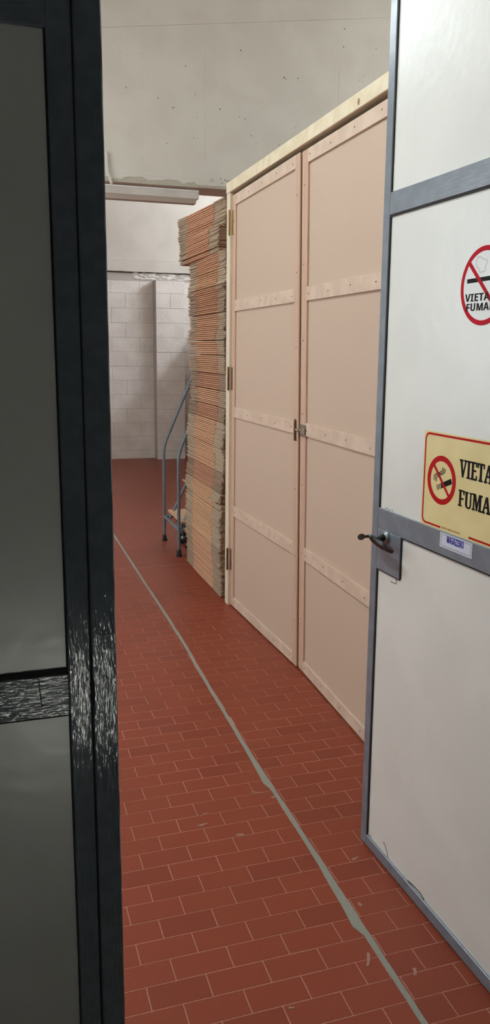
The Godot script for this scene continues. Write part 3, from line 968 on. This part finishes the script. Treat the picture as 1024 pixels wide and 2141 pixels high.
# ------------------------------------------------------------------ step ladder
func make_ladder() -> void:
	var t := thing("step_ladder", "grey tubular warehouse step ladder with wooden treads behind the cartons", "ladder")
	var zs := [-6.29, -5.756]
	for z in zs:
		var foot := Vector3(1.305, 0.03, z)
		var knee := Vector3(1.305, 0.79, z)
		var top := Vector3(1.747, 1.80, z)
		var back := Vector3(2.2, 1.80, z)
		var heel := Vector3(2.35, 0.03, z)
		var pts := [foot, Vector3(1.305, 0.5, z)]
		pts.append_array(bend(foot, knee, top, 0.07))
		pts.append_array(bend(knee, top, back, 0.1))
		pts.append_array(bend(top, back, heel, 0.1))
		pts.append(heel)
		var st := tool_()
		tube(st, pts, 0.0125, 12)
		var rail := shape(st, "side_rail", M.ladder, t)
		for f in [foot, heel]:
			var ft := tool_()
			lathe(ft, [Vector2(0.0, 0.0), Vector2(0.021, 0.0), Vector2(0.023, 0.006), Vector2(0.018, 0.02), Vector2(0.0155, 0.05), Vector2(0.0126, 0.052)], Vector3(f.x, 0, z), Vector3.UP, 14)
			shape(ft, "rubber_foot", M.rubber, rail)
	var s := 2.11
	for z in [-6.215, -5.83]:
		var st2 := tool_()
		tube(st2, [Vector3(1.335, 0.20, z), Vector3(1.371, 0.274, z), Vector3(1.371 + 0.55 / s, 0.824, z), Vector3(1.371 + 0.9 / s, 1.174, z), Vector3(2.23, 1.18, z)], 0.0105, 10)
		shape(st2, "stringer", M.ladder, t)
	var cb := tool_()
	tube(cb, [Vector3(1.305, 0.205, -6.29), Vector3(1.305, 0.205, -5.756)], 0.0125, 12)
	shape(cb, "cross_bar", M.ladder, t)
	for z in zs:
		var lb := tool_()
		tube(lb, [Vector3(1.305, 0.205, z), Vector3(2.33, 0.205, z)], 0.0115, 10)
		shape(lb, "foot_bar", M.ladder, t)
	var br := tool_()
	tube(br, [Vector3(2.02, 1.18, -6.29), Vector3(2.02, 1.18, -5.756)], 0.0105, 10)
	shape(br, "cross_bar", M.ladder, t)
	for i in 4:
		var x := 1.33 + 0.19 * i
		var y := 0.246 + 0.19 * s * 0.5 * i * 1.1
		var wdt := 0.24 if i < 3 else 0.4
		put("tread", box_mesh(Vector3(x, y, -6.265), Vector3(x + wdt, y + 0.02, -5.785), 0.003), M.ply, t)
		var bk := tool_()
		for z in [-6.235, -5.815]:
			box(bk, Vector3(x + 0.005, y - 0.035, z - 0.012), Vector3(x + wdt - 0.03, y - 0.0005, z + 0.012))
		shape(bk, "tread_bracket", M.ladder, t)
	for z in [-6.16, -5.89]:
		var wh := tool_()
		lathe(wh, [Vector2(0.0, -0.011), Vector2(0.028, -0.012), Vector2(0.042, -0.012), Vector2(0.047, -0.006), Vector2(0.047, 0.006), Vector2(0.042, 0.012), Vector2(0.028, 0.012), Vector2(0.0, 0.011)], Vector3(1.43, 0.047, z), Vector3(0, 0, 1), 20)
		var w := shape(wh, "wheel", M.rubber, t)
		var hub := tool_()
		lathe(hub, [Vector2(0.0, -0.014), Vector2(0.02, -0.0135), Vector2(0.02, 0.0135), Vector2(0.0, 0.014)], Vector3(1.43, 0.047, z), Vector3(0, 0, 1), 14)
		shape(hub, "hub", M.zinc, w)
		var fk := tool_()
		tube(fk, [Vector3(1.43, 0.047, z + 0.018), Vector3(1.41, 0.12, z + 0.016), Vector3(1.37, 0.2, z + 0.008)], 0.005, 8)
		shape(fk, "wheel_fork", M.zinc, t)

# ------------------------------------------------------------------ doors
func frame_bar(lo: Vector3, hi: Vector3, called: String, m: Material, parent: Node) -> void:
	put(called, box_mesh(lo, hi, 0.0015), m, parent)

func make_right_door() -> void:
	var d := setting("door_1", "open door leaf with white panels in a grey metal frame", "door")
	var dir := Vector3(0.0417, 0, 0.9991).normalized()
	var nrm := dir.cross(Vector3.UP).normalized()
	var lean := Basis(dir, deg_to_rad(0.4) * -1.0)
	var b := Basis(dir, Vector3.UP, nrm)
	var up := (Vector3.UP * cos(deg_to_rad(0.4)) + nrm * sin(deg_to_rad(0.4)))
	b = Basis(dir, up, dir.cross(up))
	d.transform = Transform3D(b, Vector3(1.065, 0.006, -2.0739))
	var w := 0.99
	var th := -0.04
	frame_bar(Vector3(-0.004, 0, th), Vector3(0.03, 2.6, 0), "stile", M.paint, d)
	frame_bar(Vector3(w - 0.03, 0, th), Vector3(w, 2.6, 0), "stile", M.paint, d)
	for r in [[0.0, 0.036], [1.0385, 1.1], [1.908, 1.967], [2.56, 2.6]]:
		frame_bar(Vector3(0.0302, r[0], th), Vector3(w - 0.0302, r[1], 0.0), "rail", M.paint_flat, d)
	frame_bar(Vector3(0.0302, 0.9165, th), Vector3(0.158, 1.0383, -0.0002), "lock_plate", M.paint_flat, d)
	var ps := [[0.036, 1.0385], [1.1, 1.908], [1.967, 2.56]]
	for p in ps:
		var st := tool_()
		if p[0] < 0.1:
			plate(st, PackedVector2Array([Vector2(0.03, p[0]), Vector2(w - 0.03, p[0]), Vector2(w - 0.03, p[1]), Vector2(0.158, p[1]), Vector2(0.158, 0.9165), Vector2(0.03, 0.9165)]), -0.032, -0.006)
		else:
			plate(st, PackedVector2Array([Vector2(0.03, p[0]), Vector2(w - 0.03, p[0]), Vector2(w - 0.03, p[1]), Vector2(0.03, p[1])]), -0.032, -0.006)
		shape(st, "panel", M.laminate, d)
	# dark strips beside the stile and under the rails
	var g := tool_()
	box(g, Vector3(0.0302, 0.038, -0.0065), Vector3(0.0345, 0.916, -0.0022))
	box(g, Vector3(0.0302, 1.101, -0.0065), Vector3(0.0342, 1.907, -0.0022))
	box(g, Vector3(0.0302, 1.968, -0.0065), Vector3(0.0334, 2.559, -0.0022))
	box(g, Vector3(0.0345, 1.9035, -0.0065), Vector3(w - 0.035, 1.9078, -0.0022))
	box(g, Vector3(0.1582, 1.0345, -0.0065), Vector3(w - 0.035, 1.0383, -0.0022))
	box(g, Vector3(0.0345, 0.9135, -0.0065), Vector3(0.158, 0.9163, -0.0022))
	box(g, Vector3(0.1582, 0.9163, -0.0065), Vector3(0.1615, 1.0345, -0.0022))
	shape(g, "edge_strip", M.near_black, d)
	# hairline cracks in the panel below the lock plate and at the foot
	var ck := tool_()
	plate(ck, stroke([Vector2(0.137, 0.9135), Vector2(0.1375, 0.9), Vector2(0.137, 0.8965), Vector2(0.122, 0.8975), Vector2(0.113, 0.8945), Vector2(0.106, 0.898)], 0.0018), -0.0061, -0.0054)
	plate(ck, stroke([Vector2(0.158, 0.036), Vector2(0.150, 0.052), Vector2(0.140, 0.066), Vector2(0.128, 0.07)], 0.0026), -0.0061, -0.0054)
	plate(ck, stroke([Vector2(0.052, 0.036), Vector2(0.046, 0.042), Vector2(0.043, 0.044)], 0.003), -0.0061, -0.0054)
	plate(ck, stroke([Vector2(0.27, 0.0365), Vector2(0.30, 0.041), Vector2(0.34, 0.043), Vector2(0.36, 0.0368)], 0.004), -0.0061, -0.0054)
	shape(ck, "panel_crack", M.scratch, d)
	# chipped paint along the top of the lock rail
	var cp := tool_()
	rng.seed = 61
	for i in 9:
		var c := Vector2(0.055 + 0.06 * rng.randf() + (0.02 if i > 8 else 0.0), 1.1005 + rng.randf() * 0.006)
		var poly := PackedVector2Array()
		for j in 6: poly.append(c + Vector2(cos(TAU * j / 6) * 1.8, sin(TAU * j / 6)) * rng.randf_range(0.0006, 0.0018))
		plate(cp, poly, -0.0061, -0.0052)
	shape(cp, "paint_chip", M.chip, d).set_meta("kind", "stuff")
	make_handle(d)

func make_handle(d: Node) -> void:
	# rose, angled neck and a broad black grip with a lock barrel in its end
	var h := tool_()
	lathe(h, [Vector2(0.0185, 0.0), Vector2(0.0185, 0.003), Vector2(0.016, 0.0075), Vector2(0.0, 0.008)], Vector3(0.084, 1.0235, 0.0), Vector3(0, 0, 1), 24)
	var rose := shape(h, "handle_rose", M.zinc, d)
	var gr := tool_()
	tube(gr, [Vector3(0.081, 1.0225, 0.006), Vector3(0.082, 1.019, 0.018), Vector3(0.088, 1.016, 0.03)], 0.0098, 12)
	var sec := []
	var stations := [[0.038, 0.029, 0.0035, 0.004], [0.042, 0.0295, 0.0085, 0.007], [0.06, 0.0315, 0.0125, 0.0085], [0.09, 0.033, 0.0148, 0.0085], [0.12, 0.0335, 0.0138, 0.008], [0.15, 0.033, 0.0112, 0.007], [0.17, 0.032, 0.0088, 0.006], [0.176, 0.0315, 0.0035, 0.003]]
	for s in stations:
		var ring_ := []
		var drop: float = (s[0] - 0.038) * 0.10
		for j in 14:
			var an := TAU * j / 14
			var yy := sin(an)
			var flat: float = s[2] * (0.62 if yy > 0 else 1.0)
			ring_.append(Vector3(s[0], 1.0215 - drop + yy * flat - 0.002, s[1] + cos(an) * s[3]))
		sec.append(ring_)
	gr.set_smooth_group(3)
	for i in sec.size() - 1:
		var ca := Vector3(stations[i][0], 1.018, stations[i][1])
		for j in 14:
			var j2 := (j + 1) % 14
			var c: Vector3 = (sec[i][j] + sec[i + 1][j2]) / 2
			quad(gr, sec[i][j], sec[i][j2], sec[i + 1][j2], sec[i + 1][j], Vector3(0, c.y - ca.y, c.z - ca.z))
	gr.set_smooth_group(-1)
	for j in 12:
		tri(gr, sec[0][0], sec[0][j + 1], sec[0][j + 2], Vector3(-1, 0, 0))
		tri(gr, sec[-1][0], sec[-1][j + 1], sec[-1][j + 2], Vector3(1, 0, 0))
	shape(gr, "handle_grip", M.black, d)
	var lb := tool_()
	lathe(lb, [Vector2(0.0065, 0.0), Vector2(0.0065, 0.004), Vector2(0.0, 0.0045)], Vector3(0.056, 1.0225, 0.038), Vector3(0, 0, 1), 14)
	shape(lb, "lock_barrel", M.zinc, d)

func door_xf(d: Transform3D, p: Vector3) -> Vector3: return d * p

func make_signs() -> void:
	var leaf: Node3D = get_node("door_1")
	var xf := leaf.transform
	# key left in the lock
	var key := thing("key", "small metal key left in the black handle of the white door", "key")
	key.transform = xf * Transform3D(Basis.IDENTITY, Vector3(0.056, 1.0225, 0.0425))
	var kb := tool_()
	cbox(kb, Vector3(-0.0012, -0.004, 0.0), Vector3(0.0012, 0.004, 0.014), 0.0004)
	shape(kb, "blade", M.key_metal, key)
	var kh := tool_()
	plate(kh, circle(Vector2.ZERO, 0.012, 0.0095, 18), -0.001, 0.001)
	var kho := shape(kh, "bow", M.key_metal, key, Vector3(0, 0, 0.0245))
	kho.rotation.y = PI / 2
	# round sticker
	var z0 := 0.0
	var rs := thing("round_no_smoking_sticker", "round white sticker with red ring and black Vietato fumare lettering on white door panel", "sign")
	rs.transform = xf * Transform3D(Basis.IDENTITY, Vector3(0.4585, 1.6945, -0.0059))
	var st := tool_()
	plate(st, circle(Vector2.ZERO, 0.0873, 0.0873, 64), 0.0, 0.0005)
	shape(st, "sticker_face", M.sign_white, rs)
	var rg := tool_()
	ring(rg, circle(Vector2.ZERO, 0.0878, 0.0878, 64), circle(Vector2.ZERO, 0.0768, 0.0768, 64), 0.0004, 0.0009)
	shape(rg, "red_ring", M.sign_red, rs)
	var cg := tool_()
	plate(cg, stroke([Vector2(-0.064, 0.0135), Vector2(0.066, 0.016)], 0.0098), 0.0004, 0.0008)
	shape(cg, "cigarette_print", M.sign_black, rs)
	var sl := tool_()
	plate(sl, stroke([Vector2(-0.06, 0.056), Vector2(0.056, -0.06)], 0.0098), 0.0005, 0.0011)
	shape(sl, "red_slash", M.sign_red, rs)
	var sk := tool_()
	var puff := []
	for i in 11: puff.append(Vector2(-0.018, 0.052) + Vector2(cos(2.2 + 0.36 * i) * 0.013, sin(2.2 + 0.36 * i) * 0.0125) * (1.0 if i < 6 else 1.0))
	puff = []
	for q in [[-0.026, 0.066], [-0.031, 0.060], [-0.033, 0.052], [-0.031, 0.045], [-0.026, 0.041], [-0.022, 0.039], [-0.021, 0.034], [-0.0195, 0.031], [-0.012, 0.0305], [0.0, 0.031], [0.004, 0.036], [0.002, 0.043], [0.008, 0.05], [0.004, 0.058], [-0.006, 0.058], [-0.016, 0.064]]: puff.append(Vector2(q[0], q[1]))
	plate(sk, stroke(puff, 0.0011), 0.0004, 0.0008)
	plate(sk, stroke([Vector2(-0.016, 0.064), Vector2(-0.021, 0.0655), Vector2(-0.026, 0.063)], 0.0011), 0.0004, 0.0008)
	shape(sk, "smoke_print", M.sign_grey, rs)
	lettering("lettering", "VIETATO", "Droid Sans", 0.0170, 1.42, Vector3(-0.068, -0.0385, 0.0009), M.sign_black, rs)
	lettering("lettering", "FUMARE", "Droid Sans", 0.0170, 1.32, Vector3(-0.064, -0.0605, 0.0009), M.sign_black, rs)
	# yellow sign
	var ys := thing("yellow_no_smoking_sign", "yellow rectangular Vietato fumare sign with red border on white door panel", "sign")
	ys.transform = xf * Transform3D(Basis.IDENTITY, Vector3(0.2525, 1.1005, -0.0059))
	var wid := 0.34
	var hei := 0.2425
	var body := PackedVector2Array([Vector2(-0.005, -0.0005), Vector2(wid + 0.005, -0.0005), Vector2(wid + 0.005, hei + 0.004), Vector2(-0.005, hei + 0.004)])
	var sb := tool_()
	plate(sb, body, 0.0, 0.0008)
	shape(sb, "sign_plate", M.sign_yellow, ys)
	var bo := tool_()
	var outer: PackedVector2Array = round_rect(0.0, 0.0035, wid, hei, 0.018)
	var inner: PackedVector2Array = round_rect(0.0055, 0.0085, wid - 0.0055, hei - 0.0055, 0.013)
	# the lower border is broken by a line of small print
	ring(bo, outer, inner, 0.0007, 0.0012, 0, 20)
	ring(bo, outer, inner, 0.0007, 0.0012, 21, 28)
	plate(bo, PackedVector2Array([Vector2(0.018, 0.0035), Vector2(0.088, 0.0035), Vector2(0.088, 0.0085), Vector2(0.018, 0.0085)]), 0.0007, 0.0012)
	plate(bo, PackedVector2Array([Vector2(0.208, 0.0035), Vector2(wid - 0.018, 0.0035), Vector2(wid - 0.018, 0.0085), Vector2(0.208, 0.0085)]), 0.0007, 0.0012)
	shape(bo, "red_border", M.sign_red2, ys)
	lettering("small_print", "LEGGE N. 584 DEL 11/11/1975", "Droid Sans", 0.0036, 0.88, Vector3(0.0935, 0.0035, 0.0009), M.sign_print, ys)
	var cc := Vector2(0.081, 0.1265)
	var rg2 := tool_()
	ring(rg2, circle(cc, 0.0625, 0.0625, 56), circle(cc, 0.0485, 0.0485, 56), 0.0008, 0.0014)
	shape(rg2, "red_ring", M.sign_red2, ys)
	var cg2 := tool_()
	var ax := Vector2(0.87, 0.36).normalized()
	var c0 := cc + Vector2(0.009, -0.0105)
	plate(cg2, stroke([c0 - ax * 0.0105, c0 + ax * 0.0385], 0.0135), 0.0008, 0.0012)
	for i in 3: plate(cg2, stroke([c0 - ax * (0.0155 + 0.0062 * i) + Vector2(-ax.y, ax.x) * 0.0068, c0 - ax * (0.0155 + 0.0062 * i) - Vector2(-ax.y, ax.x) * 0.0068], 0.0024), 0.0008, 0.0012)
	for i in 3:
		var off := 0.0062 * i
		var pts := []
		for q in [[-0.033, -0.006], [-0.0325, 0.004], [-0.0275, 0.012], [-0.018, 0.0165], [-0.008, 0.019], [0.001, 0.025], [0.005, 0.034]]:
			pts.append(cc + Vector2(q[0] + off * 0.9, q[1] + (0.003 if q[1] < 0.01 else -0.0) - off * 0.30))
		plate(cg2, stroke(pts, 0.0023), 0.0008, 0.0012)
	shape(cg2, "cigarette_print", M.sign_black, ys)
	var sl2 := tool_()
	plate(sl2, stroke([cc + Vector2(-0.037, 0.037), cc + Vector2(0.037, -0.037)], 0.0075), 0.0009, 0.0016)
	shape(sl2, "red_slash", M.sign_red2, ys)
	lettering("lettering", "VIETATO", "Droid Serif", 0.043, 0.68, Vector3(0.155, 0.133, 0.0012), M.sign_black, ys)
	lettering("lettering", "VIETATO", "Droid Serif", 0.043, 0.68, Vector3(0.1565, 0.1322, 0.0011), M.sign_black, ys)
	lettering("lettering", "FUMARE", "Droid Serif", 0.040, 0.74, Vector3(0.156, 0.0625, 0.0012), M.sign_black, ys)
	lettering("lettering", "FUMARE", "Droid Serif", 0.040, 0.74, Vector3(0.1575, 0.0617, 0.0011), M.sign_black, ys)
	# name card on the lock rail
	var nc := thing("name_card", "small white card reading Magazzino in blue on the grey door rail", "label")
	nc.transform = xf * Transform3D(Basis.IDENTITY, Vector3(0.3495, 1.0595, 0.0001))
	var cd := tool_()
	plate(cd, PackedVector2Array([Vector2(0, 0), Vector2(0.136, 0.0), Vector2(0.136, 0.0375), Vector2(0, 0.0375)]), 0.0, 0.0006)
	shape(cd, "card", M.card, nc)
	var ln := tool_()
	var a := [0.006, 0.005, 0.131, 0.0335]
	plate(ln, stroke([Vector2(a[0], a[3]), Vector2(a[2], a[3])], 0.0009), 0.0005, 0.0008)
	plate(ln, stroke([Vector2(a[0], a[1]), Vector2(a[2], a[1])], 0.0009), 0.0005, 0.0008)
	for s in [[a[0], 1.0], [a[2], -1.0]]:
		plate(ln, stroke([Vector2(s[0], a[1]), Vector2(s[0], 0.0155), Vector2(s[0] + s[1] * 0.004, 0.0165), Vector2(s[0], 0.019), Vector2(s[0] + s[1] * 0.004, 0.0215), Vector2(s[0], 0.0225), Vector2(s[0], a[3])], 0.0009), 0.0005, 0.0008)
	shape(ln, "printed_border", M.ink_line, nc)
	lettering("lettering", "MAGAZZINO", "Droid Sans", 0.0175, 0.5, Vector3(0.030, 0.0105, 0.0008), M.ink, nc)

func make_left_door() -> void:
	var d := setting("door_2", "closed door leaf in shadow, grey glossy brush painted metal frame", "door")
	d.position = Vector3(0, 0.006, -1.06)
	var y0 := -0.006
	var th := -0.04
	frame_bar(Vector3(0.0824, 0, th), Vector3(0.1122, 2.6, 0), "stile", M.paint_worn, d)
	frame_bar(Vector3(-0.866, 0, th), Vector3(-0.83, 2.6, 0), "stile", M.paint_worn, d)
	for r in [[0.0, 0.036], [1.0386, 1.1003], [1.9185, 1.98], [2.56, 2.6]]:
		frame_bar(Vector3(-0.8298, r[0], th), Vector3(0.0822, r[1], -0.0004), "rail", M.paint_worn_flat, d)
	# cover strip on the meeting edge
	put("cover_strip", box_mesh(Vector3(0.1146, 0, -0.034), Vector3(0.1487, 2.6, 0.0015), 0.0015), M.paint_worn, d)
	put("strip_web", box_mesh(Vector3(0.1123, 0, -0.034), Vector3(0.1145, 2.6, -0.008)), M.near_black, d)
	for p in [[0.036, 1.0386], [1.1003, 1.9185], [1.98, 2.56]]:
		put("panel", box_mesh(Vector3(-0.83, p[0], -0.032), Vector3(0.0824, p[1], -0.007)), M.laminate, d)
	var g := tool_()  # dark strips along the panel edges
	box(g, Vector3(-0.829, 1.1004, -0.0075), Vector3(0.082, 1.1068, -0.0025))
	box(g, Vector3(0.0798, 1.1068, -0.0075), Vector3(0.0822, 1.918, -0.0025))
	box(g, Vector3(0.0806, 0.037, -0.0075), Vector3(0.0822, 1.038, -0.0025))
	box(g, Vector3(-0.829, 1.0366, -0.0075), Vector3(0.0806, 1.0385, -0.0025))
	shape(g, "edge_strip", M.near_black, d)
	# latch slot between leaf and cover strip
	var sl := tool_()
	plate(sl, PackedVector2Array([Vector2(0.1124, 1.092), Vector2(0.1146, 1.0935), Vector2(0.1174, 1.082), Vector2(0.1176, 1.063), Vector2(0.1148, 1.048), Vector2(0.1120, 1.049), Vector2(0.1108, 1.066), Vector2(0.1110, 1.086)]), 0.0, 0.002)
	shape(sl, "latch_slot", M.near_black, d)
	var sc := tool_()
	plate(sc, stroke([Vector2(0.0415, 1.0965), Vector2(0.0425, 1.078), Vector2(0.044, 1.058), Vector2(0.0475, 1.0572)], 0.0014), -0.0006, 0.0004)
	shape(sc, "scored_line", M.near_black, d)
	# bare scratches in the paint
	var bs := tool_()
	plate(bs, stroke([Vector2(0.1305, 1.151), Vector2(0.138, 1.1518), Vector2(0.1468, 1.1535)], 0.0012), 0.0013, 0.0021)
	plate(bs, stroke([Vector2(0.1065, 1.177), Vector2(0.1075, 1.1745), Vector2(0.1095, 1.1745)], 0.0014), -0.0004, 0.0006)
	plate(bs, stroke([Vector2(0.0845, 1.1855), Vector2(0.086, 1.188), Vector2(0.0872, 1.187)], 0.0012), -0.0004, 0.0006)
	shape(bs, "bare_scratch", M.bare, d)

# ------------------------------------------------------------------ small fittings
func make_fittings() -> void:
	var t := thing("batten_light", "unlit grey boxed light batten fixed under the flaking beam", "light")
	var prof := PackedVector2Array([Vector2(-0.06, 0.0), Vector2(0.06, 0.0), Vector2(0.06, -0.058), Vector2(0.045, -0.085), Vector2(-0.045, -0.085), Vector2(-0.06, -0.058)])
	var b := tool_()
	plate(b, PackedVector2Array([Vector2(-0.06, 0.0), Vector2(0.06, 0.0), Vector2(0.06, -0.06), Vector2(-0.06, -0.06)]), 0.0, 1.55)
	t.transform = Transform3D(Basis(Vector3(0, 0, 1), Vector3(0, 1, 0), Vector3(-1, 0, 0)), Vector3(1.755, 2.867, -6.955))
	var ho := shape(b, "housing", M.housing, t)
	var df := tool_()
	plate(df, PackedVector2Array([Vector2(-0.058, -0.0605), Vector2(0.058, -0.0605), Vector2(0.04, -0.097), Vector2(-0.04, -0.097)]), 0.02, 1.53)
	shape(df, "diffuser", M.diffuser, t)
	var ln := tool_()
	cbox(ln, Vector3(-0.064, -0.004, 0.0), Vector3(0.064, 0.006, 1.55), 0.0015)
	shape(ln, "top_lip", M.white_metal, t)
	for z in [1.0, 1.4]:
		put("bracket", box_mesh(Vector3(-0.05, 0.0062, z - 0.03), Vector3(-0.035, 0.045, z + 0.03), 0.002), M.white_metal, t)
	var cb := thing("cable", "cream cable coming down the beam to the batten light", "cable")
	var c := tool_()
	tube(c, [Vector3(0.995, 3.14, -6.975), Vector3(0.998, 3.05, -6.972), Vector3(1.002, 2.98, -6.968), Vector3(1.02, 2.935, -6.965), Vector3(1.03, 2.888, -6.96)], 0.012, 8)
	shape(c, "sheath", M.cable, cb)
	# unseen cupboards added to shade the foot of the end wall and warm its bounce
	for i in 3:
		var cu := thing("shading_cupboard", ["unseen brown cupboard added as shade, nearest the end wall", "unseen brown cupboard added as shade, between two others", "unseen brown cupboard added as shade, just past the beam"][i], "cupboard", Vector3(3.15, 0, -10.55 + 1.12 * i), "unseen cupboards added to shade the end wall")
		put("carcass", box_mesh(Vector3(-0.25, 0.05, -0.55), Vector3(0.25, 1.9, 0.55), 0.004), M.brown_wood, cu)
		put("plinth", box_mesh(Vector3(-0.24, 0, -0.54), Vector3(0.24, 0.049, 0.54)), M.rubber, cu)
		for s in [-1, 1]:
			var dr := put("door", box_mesh(Vector3(-0.266, 0.06, -0.27), Vector3(-0.2505, 1.88, 0.27), 0.003), M.brown_wood, cu, Vector3(0, 0, 0.273 * s))
			put("handle", box_mesh(Vector3(-0.285, 1.0, -0.01), Vector3(-0.267, 1.14, 0.01), 0.004), M.zinc, dr, Vector3(0, 0, -0.24 * s))

# ------------------------------------------------------------------ camera axes
const LEFT_FILL := 4.4  # strength of the added fill from the left
const LAMP := Color(0.915, 0.972, 1.0)
const CAM_R := Vector3(0.9535, 0.0099, 0.3013)
const CAM_U := Vector3(0.0509, 0.9798, -0.1932)
const CAM_B := Vector3(-0.2971, 0.1996, 0.9337)

func _ready() -> void:
	var cam := Camera3D.new()
	cam.name = "camera"
	cam.fov = rad_to_deg(2.0 * atan(1070.5 / 1655.0))
	cam.near = 0.02
	cam.transform = Transform3D(Basis(CAM_R, CAM_U, CAM_B).orthonormalized(), EYE)
	add_child(cam)
	cam.current = true
	var env := Environment.new()
	env.background_mode = Environment.BG_SKY
	var sky := Sky.new()
	var sm := ProceduralSkyMaterial.new()
	sm.sky_top_color = Color(0.62, 0.72, 0.86)
	sm.sky_horizon_color = Color(0.86, 0.9, 0.95)
	sm.ground_bottom_color = Color(0.45, 0.46, 0.46)
	sm.ground_horizon_color = Color(0.6, 0.62, 0.64)
	sky.sky_material = sm
	env.sky = sky
	env.background_energy_multiplier = 2.5
	env.tonemap_mode = Environment.TONE_MAPPER_LINEAR
	env.tonemap_exposure = 0.9
	env.sdfgi_enabled = true
	env.ssao_enabled = true
	env.ssil_enabled = true
	var we := WorldEnvironment.new()
	we.name = "world_environment"
	we.environment = env
	add_child(we)
	var sun := DirectionalLight3D.new()
	sun.name = "sun"
	sun.light_energy = 21.0
	sun.light_angular_distance = 0.5
	sun.light_color = Color(0.97, 1.0, 1.0)
	sun.shadow_enabled = true
	sun.sky_mode = DirectionalLight3D.SKY_MODE_LIGHT_ONLY
	add_child(sun)
	sun.look_at_from_position(Vector3(-1.2, 9, 2.2), Vector3.ZERO)
	make_materials()
	make_tube_light(Vector3(-0.7, 3.76, -2.35), false, 8.3, "lit fluorescent light hanging over the left of the corridor near the doors")
	make_tube_light(Vector3(-0.8, 3.74, -5.4), false, 3.6, "lit fluorescent light hanging over the left of the corridor near the beam")
	make_shell()
	make_floor()
	make_cabinet()
	make_cartons()
	make_ladder()
	make_right_door()
	make_left_door()
	make_signs()
	make_fittings()
